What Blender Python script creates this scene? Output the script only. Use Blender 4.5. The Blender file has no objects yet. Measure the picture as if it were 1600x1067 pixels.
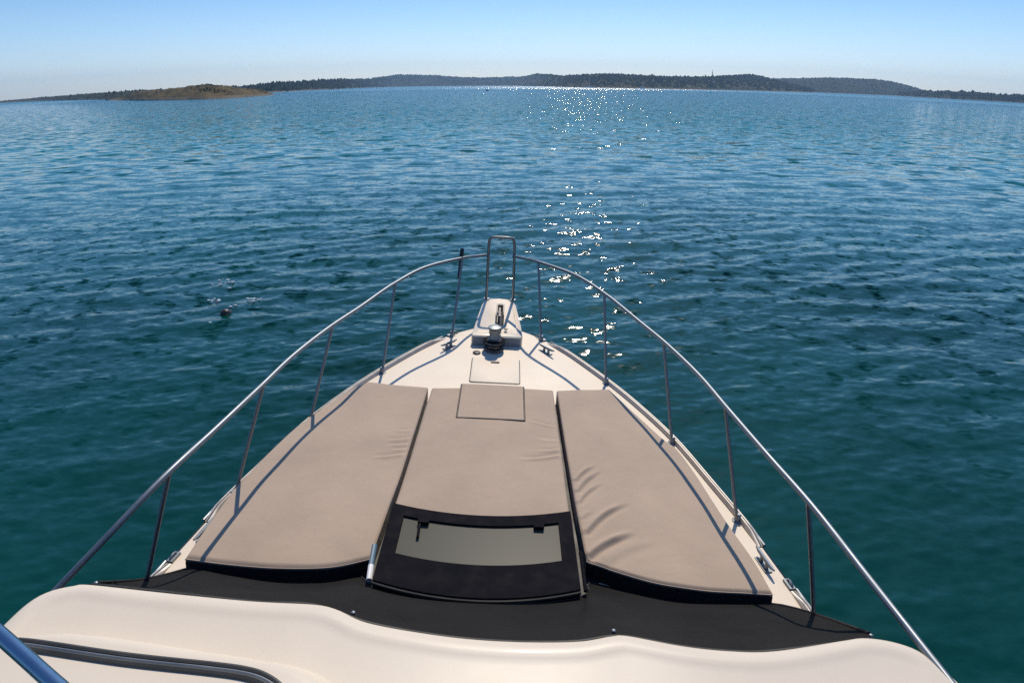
import bpy, math, random
import numpy as np
from mathutils import Matrix, Vector, noise

rnd = random.Random(11)
nrs = np.random.RandomState(7)
sc = bpy.context.scene
COL = sc.collection
R = math.radians

# ------------------------------------------------------------------ camera
CAM_Z = 3.95                       # eye height above the water
cd = bpy.data.cameras.new('camera')
cd.type = 'PANO'                   # the photograph is a stitched phone picture: mildly barrel-shaped, horizon bowed
cd.panorama_type = 'FISHEYE_LENS_POLYNOMIAL'
cd.sensor_fit = 'HORIZONTAL'
cd.sensor_width = 36.0
cd.sensor_height = 24.0
cd.fisheye_fov = math.pi
cd.fisheye_polynomial_k0 = 0.0
cd.fisheye_polynomial_k1 = -0.0444727795697736
cd.fisheye_polynomial_k2 = 2.913749518166727e-07
cd.fisheye_polynomial_k3 = 2.205177817448284e-05
cd.fisheye_polynomial_k4 = -3.4198257801264597e-07
cd.clip_start = 0.05
cd.clip_end = 30000
cam = bpy.data.objects.new('camera', cd)
COL.objects.link(cam)
cam.location = (0, 0, CAM_Z)
cam.rotation_euler = (R(90 - 22.168), 0, 0)
sc.camera = cam

# ------------------------------------------------------------------ sky, sun, exposure
SUN_EL, SUN_AZ = 50.0, 9.5         # degrees above the horizon, degrees to the right of straight ahead
w = bpy.data.worlds.new('World')
sc.world = w
w.use_nodes = True
wn = w.node_tree
bg = wn.nodes['Background']
sky = wn.nodes.new('ShaderNodeTexSky')
sky.sky_type = 'NISHITA'
sky.sun_disc = False
sky.sun_elevation = R(SUN_EL)
sky.sun_rotation = R(SUN_AZ)
sky.altitude = 0
sky.air_density = 1.0
sky.dust_density = 0.35
sky.ozone_density = 3.0
# cool, clear air: paler towards the horizon, deeper blue from ten degrees up, the same all the way round
wtc = wn.nodes.new('ShaderNodeTexCoord')
wsp = wn.nodes.new('ShaderNodeSeparateXYZ')
wn.links.new(wtc.outputs['Generated'], wsp.inputs[0])
wcr = wn.nodes.new('ShaderNodeValToRGB')
wcr.color_ramp.elements[0].position = 0.0
wcr.color_ramp.elements[0].color = (0.98, 1.0, 1.0, 1)
wcr.color_ramp.elements[1].position = 1.0
wcr.color_ramp.elements[1].color = (0.62, 0.80, 0.84, 1)
for p_, c_ in ((0.035, (0.88, 0.92, 0.97)), (0.14, (0.53, 0.705, 0.755)), (0.30, (0.52, 0.73, 0.81))):
    e_ = wcr.color_ramp.elements.new(p_)
    e_.color = (*c_, 1)
wn.links.new(wsp.outputs['Z'], wcr.inputs[0])
t0 = wn.nodes.new('ShaderNodeVectorMath')
t0.operation = 'MULTIPLY'
t0.inputs[1].default_value = (1.07, 1.14, 1.36)
wn.links.new(sky.outputs[0], t0.inputs[0])
tint = wn.nodes.new('ShaderNodeVectorMath')
tint.operation = 'MULTIPLY'
wn.links.new(t0.outputs[0], tint.inputs[0])
wn.links.new(wcr.outputs[0], tint.inputs[1])
wn.links.new(tint.outputs[0], bg.inputs[0])
bg.inputs[1].default_value = 0.11

sd = bpy.data.lights.new('sun', 'SUN')
sd.energy = 4.0
sd.angle = R(0.53)
sd.color = (1.0, 0.885, 0.72)
sun = bpy.data.objects.new('sun', sd)
COL.objects.link(sun)
sdir = Vector((math.sin(R(SUN_AZ)) * math.cos(R(SUN_EL)), math.cos(R(SUN_AZ)) * math.cos(R(SUN_EL)), math.sin(R(SUN_EL))))
sun.rotation_euler = sdir.to_track_quat('Z', 'Y').to_euler()
sun.location = (0, 0, 60)

sc.view_settings.view_transform = 'Standard'
sc.view_settings.look = 'None'
sc.view_settings.exposure = 0.0
sc.view_settings.gamma = 1.0
sc.view_settings.use_curve_mapping = False
sc.render.engine = 'CYCLES'
sc.cycles.use_denoising = False
sc.cycles.max_bounces = 6
sc.cycles.volume_bounces = 0
sc.cycles.caustics_reflective = False
sc.cycles.caustics_refractive = False


# ------------------------------------------------------------------ material helpers
def new_mat(name):
    m = bpy.data.materials.new(name)
    m.use_nodes = True
    nt = m.node_tree
    return m, nt, nt.nodes['Principled BSDF']


def N(nt, kind, **kw):
    n = nt.nodes.new(kind)
    for k, v in kw.items():
        if k.startswith('i_'):
            n.inputs[k[2:].replace('_', ' ')].default_value = v
        else:
            setattr(n, k, v)
    return n


def simple_mat(name, col, rough=0.5, metal=0.0, var=0.12, vscale=6.0, bump=0.0, bscale=200.0, coat=0.0, spec=0.5):
    """base colour with a soft procedural variation and fine relief"""
    m, nt, b = new_mat(name)
    tc = N(nt, 'ShaderNodeTexCoord')
    no = N(nt, 'ShaderNodeTexNoise')
    no.inputs['Scale'].default_value = vscale
    no.inputs['Detail'].default_value = 6
    nt.links.new(tc.outputs['Object'], no.inputs['Vector'])
    mr = N(nt, 'ShaderNodeMapRange')
    mr.inputs['From Min'].default_value = 0.3
    mr.inputs['From Max'].default_value = 0.7
    mr.inputs['To Min'].default_value = 1 - var
    mr.inputs['To Max'].default_value = 1 + var
    nt.links.new(no.outputs[0], mr.inputs[0])
    mx = N(nt, 'ShaderNodeVectorMath', operation='SCALE')
    mx.inputs[0].default_value = col
    nt.links.new(mr.outputs[0], mx.inputs['Scale'])
    nt.links.new(mx.outputs[0], b.inputs['Base Color'])
    b.inputs['Metallic'].default_value = metal
    b.inputs['Specular IOR Level'].default_value = spec
    rr = N(nt, 'ShaderNodeMapRange')
    rr.inputs['From Min'].default_value = 0.3
    rr.inputs['From Max'].default_value = 0.7
    rr.inputs['To Min'].default_value = max(0.02, rough * 0.85)
    rr.inputs['To Max'].default_value = min(1, rough * 1.15)
    nt.links.new(no.outputs[0], rr.inputs[0])
    nt.links.new(rr.outputs[0], b.inputs['Roughness'])
    b.inputs['Coat Weight'].default_value = coat
    b.inputs['Coat Roughness'].default_value = 0.08
    if bump:
        n2 = N(nt, 'ShaderNodeTexNoise')
        n2.inputs['Scale'].default_value = bscale
        n2.inputs['Detail'].default_value = 3
        nt.links.new(tc.outputs['Object'], n2.inputs['Vector'])
        bp = N(nt, 'ShaderNodeBump')
        bp.inputs['Strength'].default_value = bump
        bp.inputs['Distance'].default_value = 0.002
        nt.links.new(n2.outputs[0], bp.inputs['Height'])
        nt.links.new(bp.outputs[0], b.inputs['Normal'])
    return m


def fabric_mat(name, col, stain=0.08, weave=900.0, bump=0.35, rough=0.85, sheen=0.08):
    m, nt, b = new_mat(name)
    tc = N(nt, 'ShaderNodeTexCoord')
    big = N(nt, 'ShaderNodeTexNoise')
    big.inputs['Scale'].default_value = 2.2
    big.inputs['Detail'].default_value = 8
    big.inputs['Roughness'].default_value = 0.62
    nt.links.new(tc.outputs['Object'], big.inputs['Vector'])
    fine = N(nt, 'ShaderNodeTexNoise')
    fine.inputs['Scale'].default_value = 90
    fine.inputs['Detail'].default_value = 4
    nt.links.new(tc.outputs['Object'], fine.inputs['Vector'])
    ad = N(nt, 'ShaderNodeMath', operation='MULTIPLY_ADD')
    nt.links.new(fine.outputs[0], ad.inputs[0])
    ad.inputs[1].default_value = 0.45
    nt.links.new(big.outputs[0], ad.inputs[2])
    mr = N(nt, 'ShaderNodeMapRange')
    mr.inputs['From Min'].default_value = 0.5
    mr.inputs['From Max'].default_value = 0.95
    mr.inputs['To Min'].default_value = 1 - stain
    mr.inputs['To Max'].default_value = 1 + stain
    nt.links.new(ad.outputs[0], mr.inputs[0])
    mx = N(nt, 'ShaderNodeVectorMath', operation='SCALE')
    mx.inputs[0].default_value = col
    nt.links.new(mr.outputs[0], mx.inputs['Scale'])
    nt.links.new(mx.outputs[0], b.inputs['Base Color'])
    b.inputs['Roughness'].default_value = rough
    b.inputs['Specular IOR Level'].default_value = 0.3 if sheen else 0.12
    b.inputs['Sheen Weight'].default_value = sheen
    # woven threads and soft puckers
    pk = N(nt, 'ShaderNodeTexNoise')
    pk.inputs['Scale'].default_value = 7
    pk.inputs['Detail'].default_value = 5
    nt.links.new(tc.outputs['Object'], pk.inputs['Vector'])
    b1 = N(nt, 'ShaderNodeBump')
    b1.inputs['Strength'].default_value = 0.35
    b1.inputs['Distance'].default_value = 0.012
    nt.links.new(pk.outputs[0], b1.inputs['Height'])
    wv = N(nt, 'ShaderNodeTexNoise')
    wv.inputs['Scale'].default_value = weave * 0.4
    nt.links.new(tc.outputs['Object'], wv.inputs['Vector'])
    b2 = N(nt, 'ShaderNodeBump')
    b2.inputs['Strength'].default_value = bump
    b2.inputs['Distance'].default_value = 0.0015
    nt.links.new(wv.outputs[0], b2.inputs['Height'])
    nt.links.new(b1.outputs[0], b2.inputs['Normal'])
    nt.links.new(b2.outputs[0], b.inputs['Normal'])
    return m


GEL = simple_mat('gelcoat', (0.67, 0.59, 0.485), 0.42, var=0.035, vscale=1.7, bump=0.04, bscale=40, coat=0.12, spec=0.3)
NONSKID = simple_mat('nonskid_deck', (0.74, 0.64, 0.515), 0.55, var=0.04, vscale=2.5, bump=0.5, bscale=260)
HULLM = simple_mat('hull_gelcoat', (0.78, 0.76, 0.72), 0.25, var=0.03, vscale=1.0, coat=0.5)
STEEL = simple_mat('stainless_steel', (0.21, 0.235, 0.26), 0.5, metal=0.85, var=0.08, vscale=9)
STEELD = simple_mat('worn_steel', (0.13, 0.125, 0.12), 0.45, metal=0.8, var=0.25, vscale=30)
RUBRAIL = simple_mat('toe_rail_alloy', (0.50, 0.46, 0.42), 0.42, metal=0.25, var=0.12, vscale=8)
BLACKR = simple_mat('black_rubber', (0.012, 0.012, 0.014), 0.5, var=0.2, vscale=20)
BLACKP = simple_mat('black_paint', (0.006, 0.006, 0.009), 0.85, var=0.15, vscale=12, spec=0.08)
PAD = fabric_mat('taupe_fabric', (0.415, 0.320, 0.242), stain=0.09)
PADEDGE = fabric_mat('dark_flap_fabric', (0.012, 0.011, 0.013), stain=0.2)
CANVAS = fabric_mat('charcoal_canvas', (0.0125, 0.0120, 0.0120), stain=0.3, rough=0.9, sheen=0.0)
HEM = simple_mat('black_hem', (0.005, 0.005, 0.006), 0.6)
STEPSHADE = simple_mat('step_shade_grey', (0.20, 0.22, 0.25), 0.7, var=0.1, vscale=20)  # blue grey of the shaded step, put into the colour
PLASTW = simple_mat('white_plastic', (0.75, 0.75, 0.74), 0.35)
BOATW = simple_mat('weathered_white_hull', (0.42, 0.42, 0.40), 0.6)
BLUESLV = simple_mat('blue_grey_sleeve', (0.10, 0.17, 0.22), 0.4)
TRACK = simple_mat('olive_black_gasket', (0.045, 0.043, 0.036), 0.45, var=0.2)

gm, gnt, gb = new_mat('smoked_glass')
gb.inputs['Base Color'].default_value = (0.082, 0.082, 0.067, 1)
gb.inputs['Roughness'].default_value = 0.35
gb.inputs['Specular IOR Level'].default_value = 0.07
GLASS = gm


# ------------------------------------------------------------------ mesh helpers
class MB:
    def __init__(s):
        s.v = []
        s.f = []

    def add(s, vs, fs):
        o = len(s.v)
        s.v += [tuple(v) for v in vs]
        s.f += [tuple(i + o for i in f) for f in fs]
        return s

    def box(s, c, d, rz=0.0, taper=0.0):
        x, y, z = d[0] / 2, d[1] / 2, d[2] / 2
        vs = []
        for k in (-1, 1):
            q = 1 - taper if k > 0 else 1
            for (a, b) in ((-1, -1), (1, -1), (1, 1), (-1, 1)):
                X, Y = a * x * q, b * y * q
                vs.append((c[0] + X * math.cos(rz) - Y * math.sin(rz), c[1] + X * math.sin(rz) + Y * math.cos(rz), c[2] + k * z))
        return s.add(vs, [(3, 2, 1, 0), (4, 5, 6, 7), (0, 1, 5, 4), (1, 2, 6, 5), (2, 3, 7, 6), (3, 0, 4, 7)])

    def tube(s, pts, r, n=10, cap=True, closed=False):
        P = [Vector(p) for p in pts]
        rs = r if isinstance(r, (list, tuple)) else [r] * len(P)
        m = len(P)
        T = []
        for i in range(m):
            a = P[i - 1] if (i > 0 or closed) else P[i]
            b = P[(i + 1) % m] if (i < m - 1 or closed) else P[i]
            T.append((b - a).normalized())
        up = Vector((0, 0, 1)) if abs(T[0].z) < 0.9 else Vector((1, 0, 0))
        u = T[0].cross(up).normalized()
        vs = []
        for i in range(m):
            u = (u - T[i] * u.dot(T[i])).normalized()
            v = T[i].cross(u)
            for k in range(n):
                a = 2 * math.pi * k / n
                vs.append(P[i] + (u * math.cos(a) + v * math.sin(a)) * rs[i])
        fs = []
        for i in range(m if closed else m - 1):
            for k in range(n):
                j = (i + 1) % m
                fs.append((i * n + k, i * n + (k + 1) % n, j * n + (k + 1) % n, j * n + k))
        if cap and not closed:
            fs.append(tuple(range(n - 1, -1, -1)))
            fs.append(tuple((m - 1) * n + k for k in range(n)))
        return s.add(vs, fs)

    def lathe(s, c, prof, n=24):
        vs = []
        for (r, z) in prof:
            for k in range(n):
                a = 2 * math.pi * k / n
                vs.append((c[0] + r * math.cos(a), c[1] + r * math.sin(a), c[2] + z))
        fs = []
        for i in range(len(prof) - 1):
            for k in range(n):
                fs.append((i * n + k, i * n + (k + 1) % n, (i + 1) * n + (k + 1) % n, (i + 1) * n + k))
        fs.append(tuple(range(n - 1, -1, -1)))
        fs.append(tuple((len(prof) - 1) * n + k for k in range(n)))
        return s.add(vs, fs)

    def ball(s, c, rx, ry, rz, n=12, m=8):
        vs = [(c[0], c[1], c[2] + rz)]
        for i in range(1, m):
            t = math.pi * i / m
            for k in range(n):
                a = 2 * math.pi * k / n
                vs.append((c[0] + rx * math.sin(t) * math.cos(a), c[1] + ry * math.sin(t) * math.sin(a), c[2] + rz * math.cos(t)))
        vs.append((c[0], c[1], c[2] - rz))
        fs = [(0, 1 + k, 1 + (k + 1) % n) for k in range(n)]
        for i in range(m - 2):
            for k in range(n):
                a = 1 + i * n
                fs.append((a + k, a + n + k, a + n + (k + 1) % n, a + (k + 1) % n))
        a = 1 + (m - 2) * n
        fs += [(a + (k + 1) % n, a + k, len(vs) - 1) for k in range(n)]
        return s.add(vs, fs)

    def grid(s, rows, flip=False):
        """rows: list of equal-length lists of points"""
        n = len(rows[0])
        vs = [p for r in rows for p in r]
        fs = []
        for i in range(len(rows) - 1):
            for k in range(n - 1):
                q = (i * n + k, i * n + k + 1, (i + 1) * n + k + 1, (i + 1) * n + k)
                fs.append(q[::-1] if flip else q)
        return s.add(vs, fs)


def set_props(o, label=None, cat=None, group=None, kind=None):
    if label: o['label'] = label
    if cat: o['category'] = cat
    if group: o['group'] = group
    if kind: o['kind'] = kind
    return o


def build(name, mb, m, parent=None, smooth=35, origin=None, world=None):
    me = bpy.data.meshes.new(name)
    vs = mb.v
    if origin is not None:
        vs = [(a - origin[0], b - origin[1], c - origin[2]) for a, b, c in vs]
    me.from_pydata(vs, [], mb.f)
    me.update()
    if smooth:
        me.polygons.foreach_set('use_smooth', [True] * len(me.polygons))
        me.set_sharp_from_angle(angle=R(smooth))
    me.materials.append(m)
    o = bpy.data.objects.new(name, me)
    COL.objects.link(o)
    if parent: o.parent = parent
    mt = Matrix.Translation(origin) if origin is not None else Matrix.Identity(4)
    if world is not None: mt = world @ mt
    if world is not None or origin is not None: o.matrix_world = mt
    return o


def interp(t, pts):
    return float(np.interp(t, [p[0] for p in pts], [p[1] for p in pts]))


def smooth_poly(pts, n, passes=2):
    """Catmull-Rom through the points, resampled to n points by arc length"""
    P = [np.array(p, float) for p in pts]
    P = [2 * P[0] - P[1]] + P + [2 * P[-1] - P[-2]]
    out = []
    for i in range(1, len(P) - 2):
        for k in range(16):
            t = k / 16
            a, b, c, d = P[i - 1], P[i], P[i + 1], P[i + 2]
            out.append(0.5 * (2 * b + (c - a) * t + (2 * a - 5 * b + 4 * c - d) * t * t + (3 * b - 3 * c + d - a) * t ** 3))
    out.append(P[-2])
    A = np.array(out)
    L = np.concatenate([[0], np.cumsum(np.linalg.norm(np.diff(A, axis=0), axis=1))])
    u = np.linspace(0, L[-1], n)
    return np.stack([np.interp(u, L, A[:, k]) for k in range(A.shape[1])], 1)


# ------------------------------------------------------------------ the sea
def wave_set(n=64):
    ws = []
    r = np.random.RandomState(3)
    for i in range(n):
        lam = 0.16 * (3.0 / 0.16) ** (i / (n - 1.0))
        lam *= 1 + 0.1 * r.randn()
        ang = math.pi / 2 + 0.22 + r.randn() * (0.38 if lam < 1.0 else 0.30)
        slope = 0.022 if lam < 1.3 else 0.011
        if lam < 0.3: slope = 0.020
        k = 2 * math.pi / lam
        ws.append((lam, k * math.cos(ang), k * math.sin(ang), slope / k * 1.0, r.rand() * 6.283))
    return ws


WAVES = wave_set()


def sea_mesh():
    az_f = np.radians(np.arange(-50, 50.01, 0.11))
    az_c = np.radians(np.arange(54, 310, 5.0))
    az = np.concatenate([az_f, az_c])
    rs = [2.6]
    while rs[-1] < 70:
        rs.append(rs[-1] + max(0.012, rs[-1] ** 2 / 3100 * 1.25))
    while rs[-1] < 14000:
        rs.append(rs[-1] * 1.07)
    rs = np.array(rs)
    dr = np.gradient(rs)
    Rr, A = np.meshgrid(rs, az, indexing='ij')
    X = Rr * np.sin(A)
    Y = Rr * np.cos(A)
    X0, Y0 = X.copy(), Y.copy()
    Z = np.zeros_like(X)
    D = dr[:, None] * np.ones_like(X)
    D = np.maximum(D, Rr * np.radians(0.11) * 1.2)
    gust = 0.8 + 0.35 * np.sin(X0 * 0.11 + 1.3 * np.sin(Y0 * 0.07)) * np.sin(Y0 * 0.09 + 0.6) + 0.2 * np.sin(X0 * 0.53 + Y0 * 0.31)
    gust = np.clip(gust, 0.35, 1.3)
    near = 0.72 + 0.28 * np.clip((Rr - 6) / 10, 0, 1)
    for (lam, kx, ky, a, ph) in WAVES:
        fade = np.clip((lam / D - 2.0) / 3.0, 0, 1)
        p = kx * X0 + ky * Y0 + ph
        am = a * fade * gust * near
        k = math.hypot(kx, ky)
        Z += am * np.sin(p)
        X += am * kx / k * np.cos(p) * 0.9
        Y += am * ky / k * np.cos(p) * 0.9
    nr, na = X.shape
    co = np.stack([X, Y, Z], -1).reshape(-1, 3)
    co = np.vstack([co, [[0, 0, -0.05]]])
    i = np.arange(nr - 1)[:, None]
    j = np.arange(na)[None, :]
    j2 = (j + 1) % na
    q = np.stack([i * na + j + 0 * j, i * na + j2, (i + 1) * na + j2, (i + 1) * na + j], -1).reshape(-1, 4)
    q = q[:, ::-1]
    tris = np.stack([np.full(na, nr * na), (np.arange(na) + 1) % na, np.arange(na)], 1)[:, ::-1]
    me = bpy.data.meshes.new('water')
    nq, nt_ = len(q), len(tris)
    me.vertices.add(len(co))
    me.vertices.foreach_set('co', co.astype(np.float32).ravel())
    me.loops.add(nq * 4 + nt_ * 3)
    me.loops.foreach_set('vertex_index', np.concatenate([q.ravel(), tris.ravel()]).astype(np.int32))
    me.polygons.add(nq + nt_)
    st = np.concatenate([np.arange(nq) * 4, nq * 4 + np.arange(nt_) * 3]).astype(np.int32)
    me.polygons.foreach_set('loop_start', st)
    me.update(calc_edges=True)
    me.polygons.foreach_set('use_smooth', np.ones(nq + nt_, dtype=bool))
    me.update()
    if sum(me.polygons[k].normal.z for k in range(0, 2000, 100)) < 0:
        me.flip_normals()
    o = bpy.data.objects.new('water', me)
    COL.objects.link(o)
    o['kind'] = 'structure'
    return o


def sea_mat():
    m, nt, b = new_mat('sea_water')
    L = nt.links.new
    geo = N(nt, 'ShaderNodeNewGeometry')
    ln = N(nt, 'ShaderNodeVectorMath', operation='LENGTH')
    L(geo.outputs['Position'], ln.inputs[0])

    def mapr(src, a, b_, c, d):
        r = N(nt, 'ShaderNodeMapRange')
        r.inputs['From Min'].default_value = a
        r.inputs['From Max'].default_value = b_
        r.inputs['To Min'].default_value = c
        r.inputs['To Max'].default_value = d
        L(src, r.inputs[0])
        return r.outputs[0]

    def wob(sx, sy, det, amp, off):
        mp = N(nt, 'ShaderNodeMapping')
        mp.inputs['Scale'].default_value = (sx, sy, 1)
        mp.inputs['Rotation'].default_value = (0, 0, R(12))
        mp.inputs['Location'].default_value = (off, off * 2, 0)
        L(geo.outputs['Position'], mp.inputs['Vector'])
        no = N(nt, 'ShaderNodeTexNoise')
        no.inputs['Scale'].default_value = 1.0
        no.inputs['Detail'].default_value = det
        no.inputs['Roughness'].default_value = 0.55
        L(mp.outputs[0], no.inputs['Vector'])
        sub = N(nt, 'ShaderNodeVectorMath', operation='SUBTRACT')
        L(no.outputs['Color'], sub.inputs[0])
        sub.inputs[1].default_value = (0.5, 0.5, 0.5)
        ml = N(nt, 'ShaderNodeVectorMath', operation='MULTIPLY')
        L(sub.outputs[0], ml.inputs[0])
        ml.inputs[1].default_value = (amp * 0.3, amp, 0)
        return ml.outputs[0]

    small = wob(5.0, 12.0, 3, 0.45, 3.0)       # ripples of a hand's width, everywhere
    big = wob(0.8, 2.0, 1.5, 2.3, 11.0)        # wavelets that the mesh is too coarse to carry further out
    far1 = mapr(ln.outputs['Value'], 12, 90, 0.0, 1.0)
    far2 = mapr(ln.outputs['Value'], 450, 900, 0.80, 1.6)   # rougher again under the far shore
    farm = N(nt, 'ShaderNodeMath', operation='MULTIPLY')
    L(far1, farm.inputs[0])
    L(far2, farm.inputs[1])
    far = farm.outputs[0]
    # sparse packets of steep capillary ripples: these are what flashes under the sun
    pm = N(nt, 'ShaderNodeTexNoise')
    pm.inputs['Scale'].default_value = 2.0
    pm.inputs['Detail'].default_value = 2
    L(geo.outputs['Position'], pm.inputs['Vector'])
    steep = wob(3.6, 9.0, 1, 4.2, 23.0)
    ab = N(nt, 'ShaderNodeVectorMath', operation='ABSOLUTE')
    L(steep, ab.inputs[0])
    sx = N(nt, 'ShaderNodeSeparateXYZ')
    L(steep, sx.inputs[0])
    sy = N(nt, 'ShaderNodeSeparateXYZ')
    L(ab.outputs[0], sy.inputs[0])
    ng = N(nt, 'ShaderNodeMath', operation='MULTIPLY')
    L(sy.outputs['Y'], ng.inputs[0])
    ng.inputs[1].default_value = -1.0                # the steep faces of the ripples look down wind, back towards the boat
    cb = N(nt, 'ShaderNodeCombineXYZ')
    sxm = N(nt, 'ShaderNodeMath', operation='MULTIPLY')
    L(sx.outputs['X'], sxm.inputs[0])
    sxm.inputs[1].default_value = 0.45
    L(sxm.outputs[0], cb.inputs['X'])
    L(ng.outputs[0], cb.inputs['Y'])
    sp_ = N(nt, 'ShaderNodeVectorMath', operation='SCALE')
    L(cb.outputs[0], sp_.inputs[0])
    gate = N(nt, 'ShaderNodeMath', operation='MULTIPLY')
    L(mapr(pm.outputs[0], 0.55, 0.65, 0, 1), gate.inputs[0])
    nf = N(nt, 'ShaderNodeMath', operation='MULTIPLY')
    L(mapr(ln.outputs['Value'], 6.5, 13, 0.12, 1.0), nf.inputs[0])
    L(mapr(ln.outputs['Value'], 16, 30, 1.0, 0.15), nf.inputs[1])
    L(nf.outputs[0], gate.inputs[1])
    L(gate.outputs[0], sp_.inputs['Scale'])
    sc_ = N(nt, 'ShaderNodeVectorMath', operation='SCALE')
    lee = N(nt, 'ShaderNodeVectorMath', operation='ADD')
    L(big, lee.inputs[0])
    lee.inputs[1].default_value = (0, -0.09, 0)       # further out only the faces that lean this way show past the crests
    wide = N(nt, 'ShaderNodeVectorMath', operation='MULTIPLY')
    L(lee.outputs[0], wide.inputs[0])
    wide.inputs[1].default_value = (1.05, 1, 1)
    L(wide.outputs[0], sc_.inputs[0])
    L(far, sc_.inputs['Scale'])
    sm2 = N(nt, 'ShaderNodeVectorMath', operation='SCALE')
    L(small, sm2.inputs[0])
    L(mapr(ln.outputs['Value'], 20, 60, 1.0, 0.12), sm2.inputs['Scale'])
    a1 = N(nt, 'ShaderNodeVectorMath', operation='ADD')
    L(sm2.outputs[0], a1.inputs[0])
    L(sc_.outputs[0], a1.inputs[1])
    # the same packets out on the bay, a few metres long
    pm2 = N(nt, 'ShaderNodeTexNoise')
    pm2.inputs['Scale'].default_value = 0.45
    pm2.inputs['Detail'].default_value = 2
    L(geo.outputs['Position'], pm2.inputs['Vector'])
    g2 = N(nt, 'ShaderNodeMath', operation='MULTIPLY')
    L(mapr(pm2.outputs[0], 0.60, 0.64, 0, 1), g2.inputs[0])
    L(mapr(ln.outputs['Value'], 28, 42, 0.0, 1.0), g2.inputs[1])
    wd = wob(0.9, 1.8, 0, 1.3, 41.0)
    wd2 = N(nt, 'ShaderNodeVectorMath', operation='ADD')
    L(wd, wd2.inputs[0])
    wd2.inputs[1].default_value = (0, -0.30, 0)
    s2 = N(nt, 'ShaderNodeVectorMath', operation='SCALE')
    L(wd2.outputs[0], s2.inputs[0])
    L(g2.outputs[0], s2.inputs['Scale'])
    a4 = N(nt, 'ShaderNodeVectorMath', operation='ADD')
    L(a1.outputs[0], a4.inputs[0])
    L(s2.outputs[0], a4.inputs[1])
    a3 = N(nt, 'ShaderNodeVectorMath', operation='ADD')
    L(a4.outputs[0], a3.inputs[0])
    L(sp_.outputs[0], a3.inputs[1])
    a2 = N(nt, 'ShaderNodeVectorMath', operation='ADD')
    L(geo.outputs['Normal'], a2.inputs[0])
    L(a3.outputs[0], a2.inputs[1])
    nn = N(nt, 'ShaderNodeVectorMath', operation='NORMALIZE')
    L(a2.outputs[0], nn.inputs[0])
    L(nn.outputs[0], b.inputs['Normal'])
    # body colour: teal over pale sand, greener and darker over weed
    pn = N(nt, 'ShaderNodeTexNoise')
    pn.inputs['Scale'].default_value = 0.13
    pn.inputs['Detail'].default_value = 4
    L(geo.outputs['Position'], pn.inputs['Vector'])
    cr = N(nt, 'ShaderNodeValToRGB')
    cr.color_ramp.elements[0].position = 0.36
    cr.color_ramp.elements[0].color = (0.0003, 0.029, 0.0235, 1)
    cr.color_ramp.elements[1].position = 0.64
    cr.color_ramp.elements[1].color = (0.0004, 0.050, 0.043, 1)
    L(pn.outputs[0], cr.inputs[0])
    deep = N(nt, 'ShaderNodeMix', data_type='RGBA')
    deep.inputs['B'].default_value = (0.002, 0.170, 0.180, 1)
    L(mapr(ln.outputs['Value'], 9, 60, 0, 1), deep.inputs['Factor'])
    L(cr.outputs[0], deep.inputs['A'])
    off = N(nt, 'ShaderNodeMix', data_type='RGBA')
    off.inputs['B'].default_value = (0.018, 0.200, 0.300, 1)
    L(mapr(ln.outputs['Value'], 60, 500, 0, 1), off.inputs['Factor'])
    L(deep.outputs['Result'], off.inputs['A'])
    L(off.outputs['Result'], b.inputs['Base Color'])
    b.inputs['IOR'].default_value = 1.33
    ra = N(nt, 'ShaderNodeMath', operation='ADD')
    L(mapr(ln.outputs['Value'], 15, 60, 0.085, 0.035), ra.inputs[0])
    L(mapr(ln.outputs['Value'], 550, 950, 0.0, 0.22), ra.inputs[1])
    L(ra.outputs[0], b.inputs['Roughness'])
    return m


water = sea_mesh()
water.data.materials.append(sea_mat())


# ------------------------------------------------------------------ far shores
def land_mat(name, c1, c2, scale=0.02, c3=None):
    m, nt, b = new_mat(name)
    L = nt.links.new
    geo = N(nt, 'ShaderNodeNewGeometry')
    mp = N(nt, 'ShaderNodeMapping')
    mp.inputs['Scale'].default_value = (1, 0.5, 3)
    L(geo.outputs['Position'], mp.inputs['Vector'])
    no = N(nt, 'ShaderNodeTexNoise')
    no.inputs['Scale'].default_value = scale
    no.inputs['Detail'].default_value = 8
    no.inputs['Roughness'].default_value = 0.65
    L(mp.outputs[0], no.inputs['Vector'])
    cr = N(nt, 'ShaderNodeValToRGB')
    cr.color_ramp.elements[0].position = 0.4
    cr.color_ramp.elements[0].color = (*c1, 1)
    cr.color_ramp.elements[1].position = 0.6
    cr.color_ramp.elements[1].color = (*c2, 1)
    L(no.outputs[0], cr.inputs[0])
    # bare rock along the waterline
    sp = N(nt, 'ShaderNodeSeparateXYZ')
    L(geo.outputs['Position'], sp.inputs[0])
    ms = N(nt, 'ShaderNodeMapRange')
    ms.inputs['From Min'].default_value = 0.8
    ms.inputs['From Max'].default_value = 1.6
    ms.inputs['To Min'].default_value = 0.8
    ms.inputs['To Max'].default_value = 0.0
    L(sp.outputs['Z'], ms.inputs[0])
    mx = N(nt, 'ShaderNodeMix', data_type='RGBA')
    L(ms.outputs[0], mx.inputs['Factor'])
    L(cr.outputs[0], mx.inputs['A'])
    mx.inputs['B'].default_value = (*(c3 or (0.16, 0.13, 0.10)), 1)
    L(mx.outputs['Result'], b.inputs['Base Color'])
    b.inputs['Roughness'].default_value = 1
    b.inputs['Specular IOR Level'].default_value = 0.1
    return m


def fbm(x, seed):
    r = np.random.RandomState(seed)
    y = np.zeros_like(x)
    for i in range(7):
        f = 2 ** i
        y += np.sin(x * f * (1 + 0.2 * r.rand()) + r.rand() * 6.28) / f ** 0.8
    return y


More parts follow.
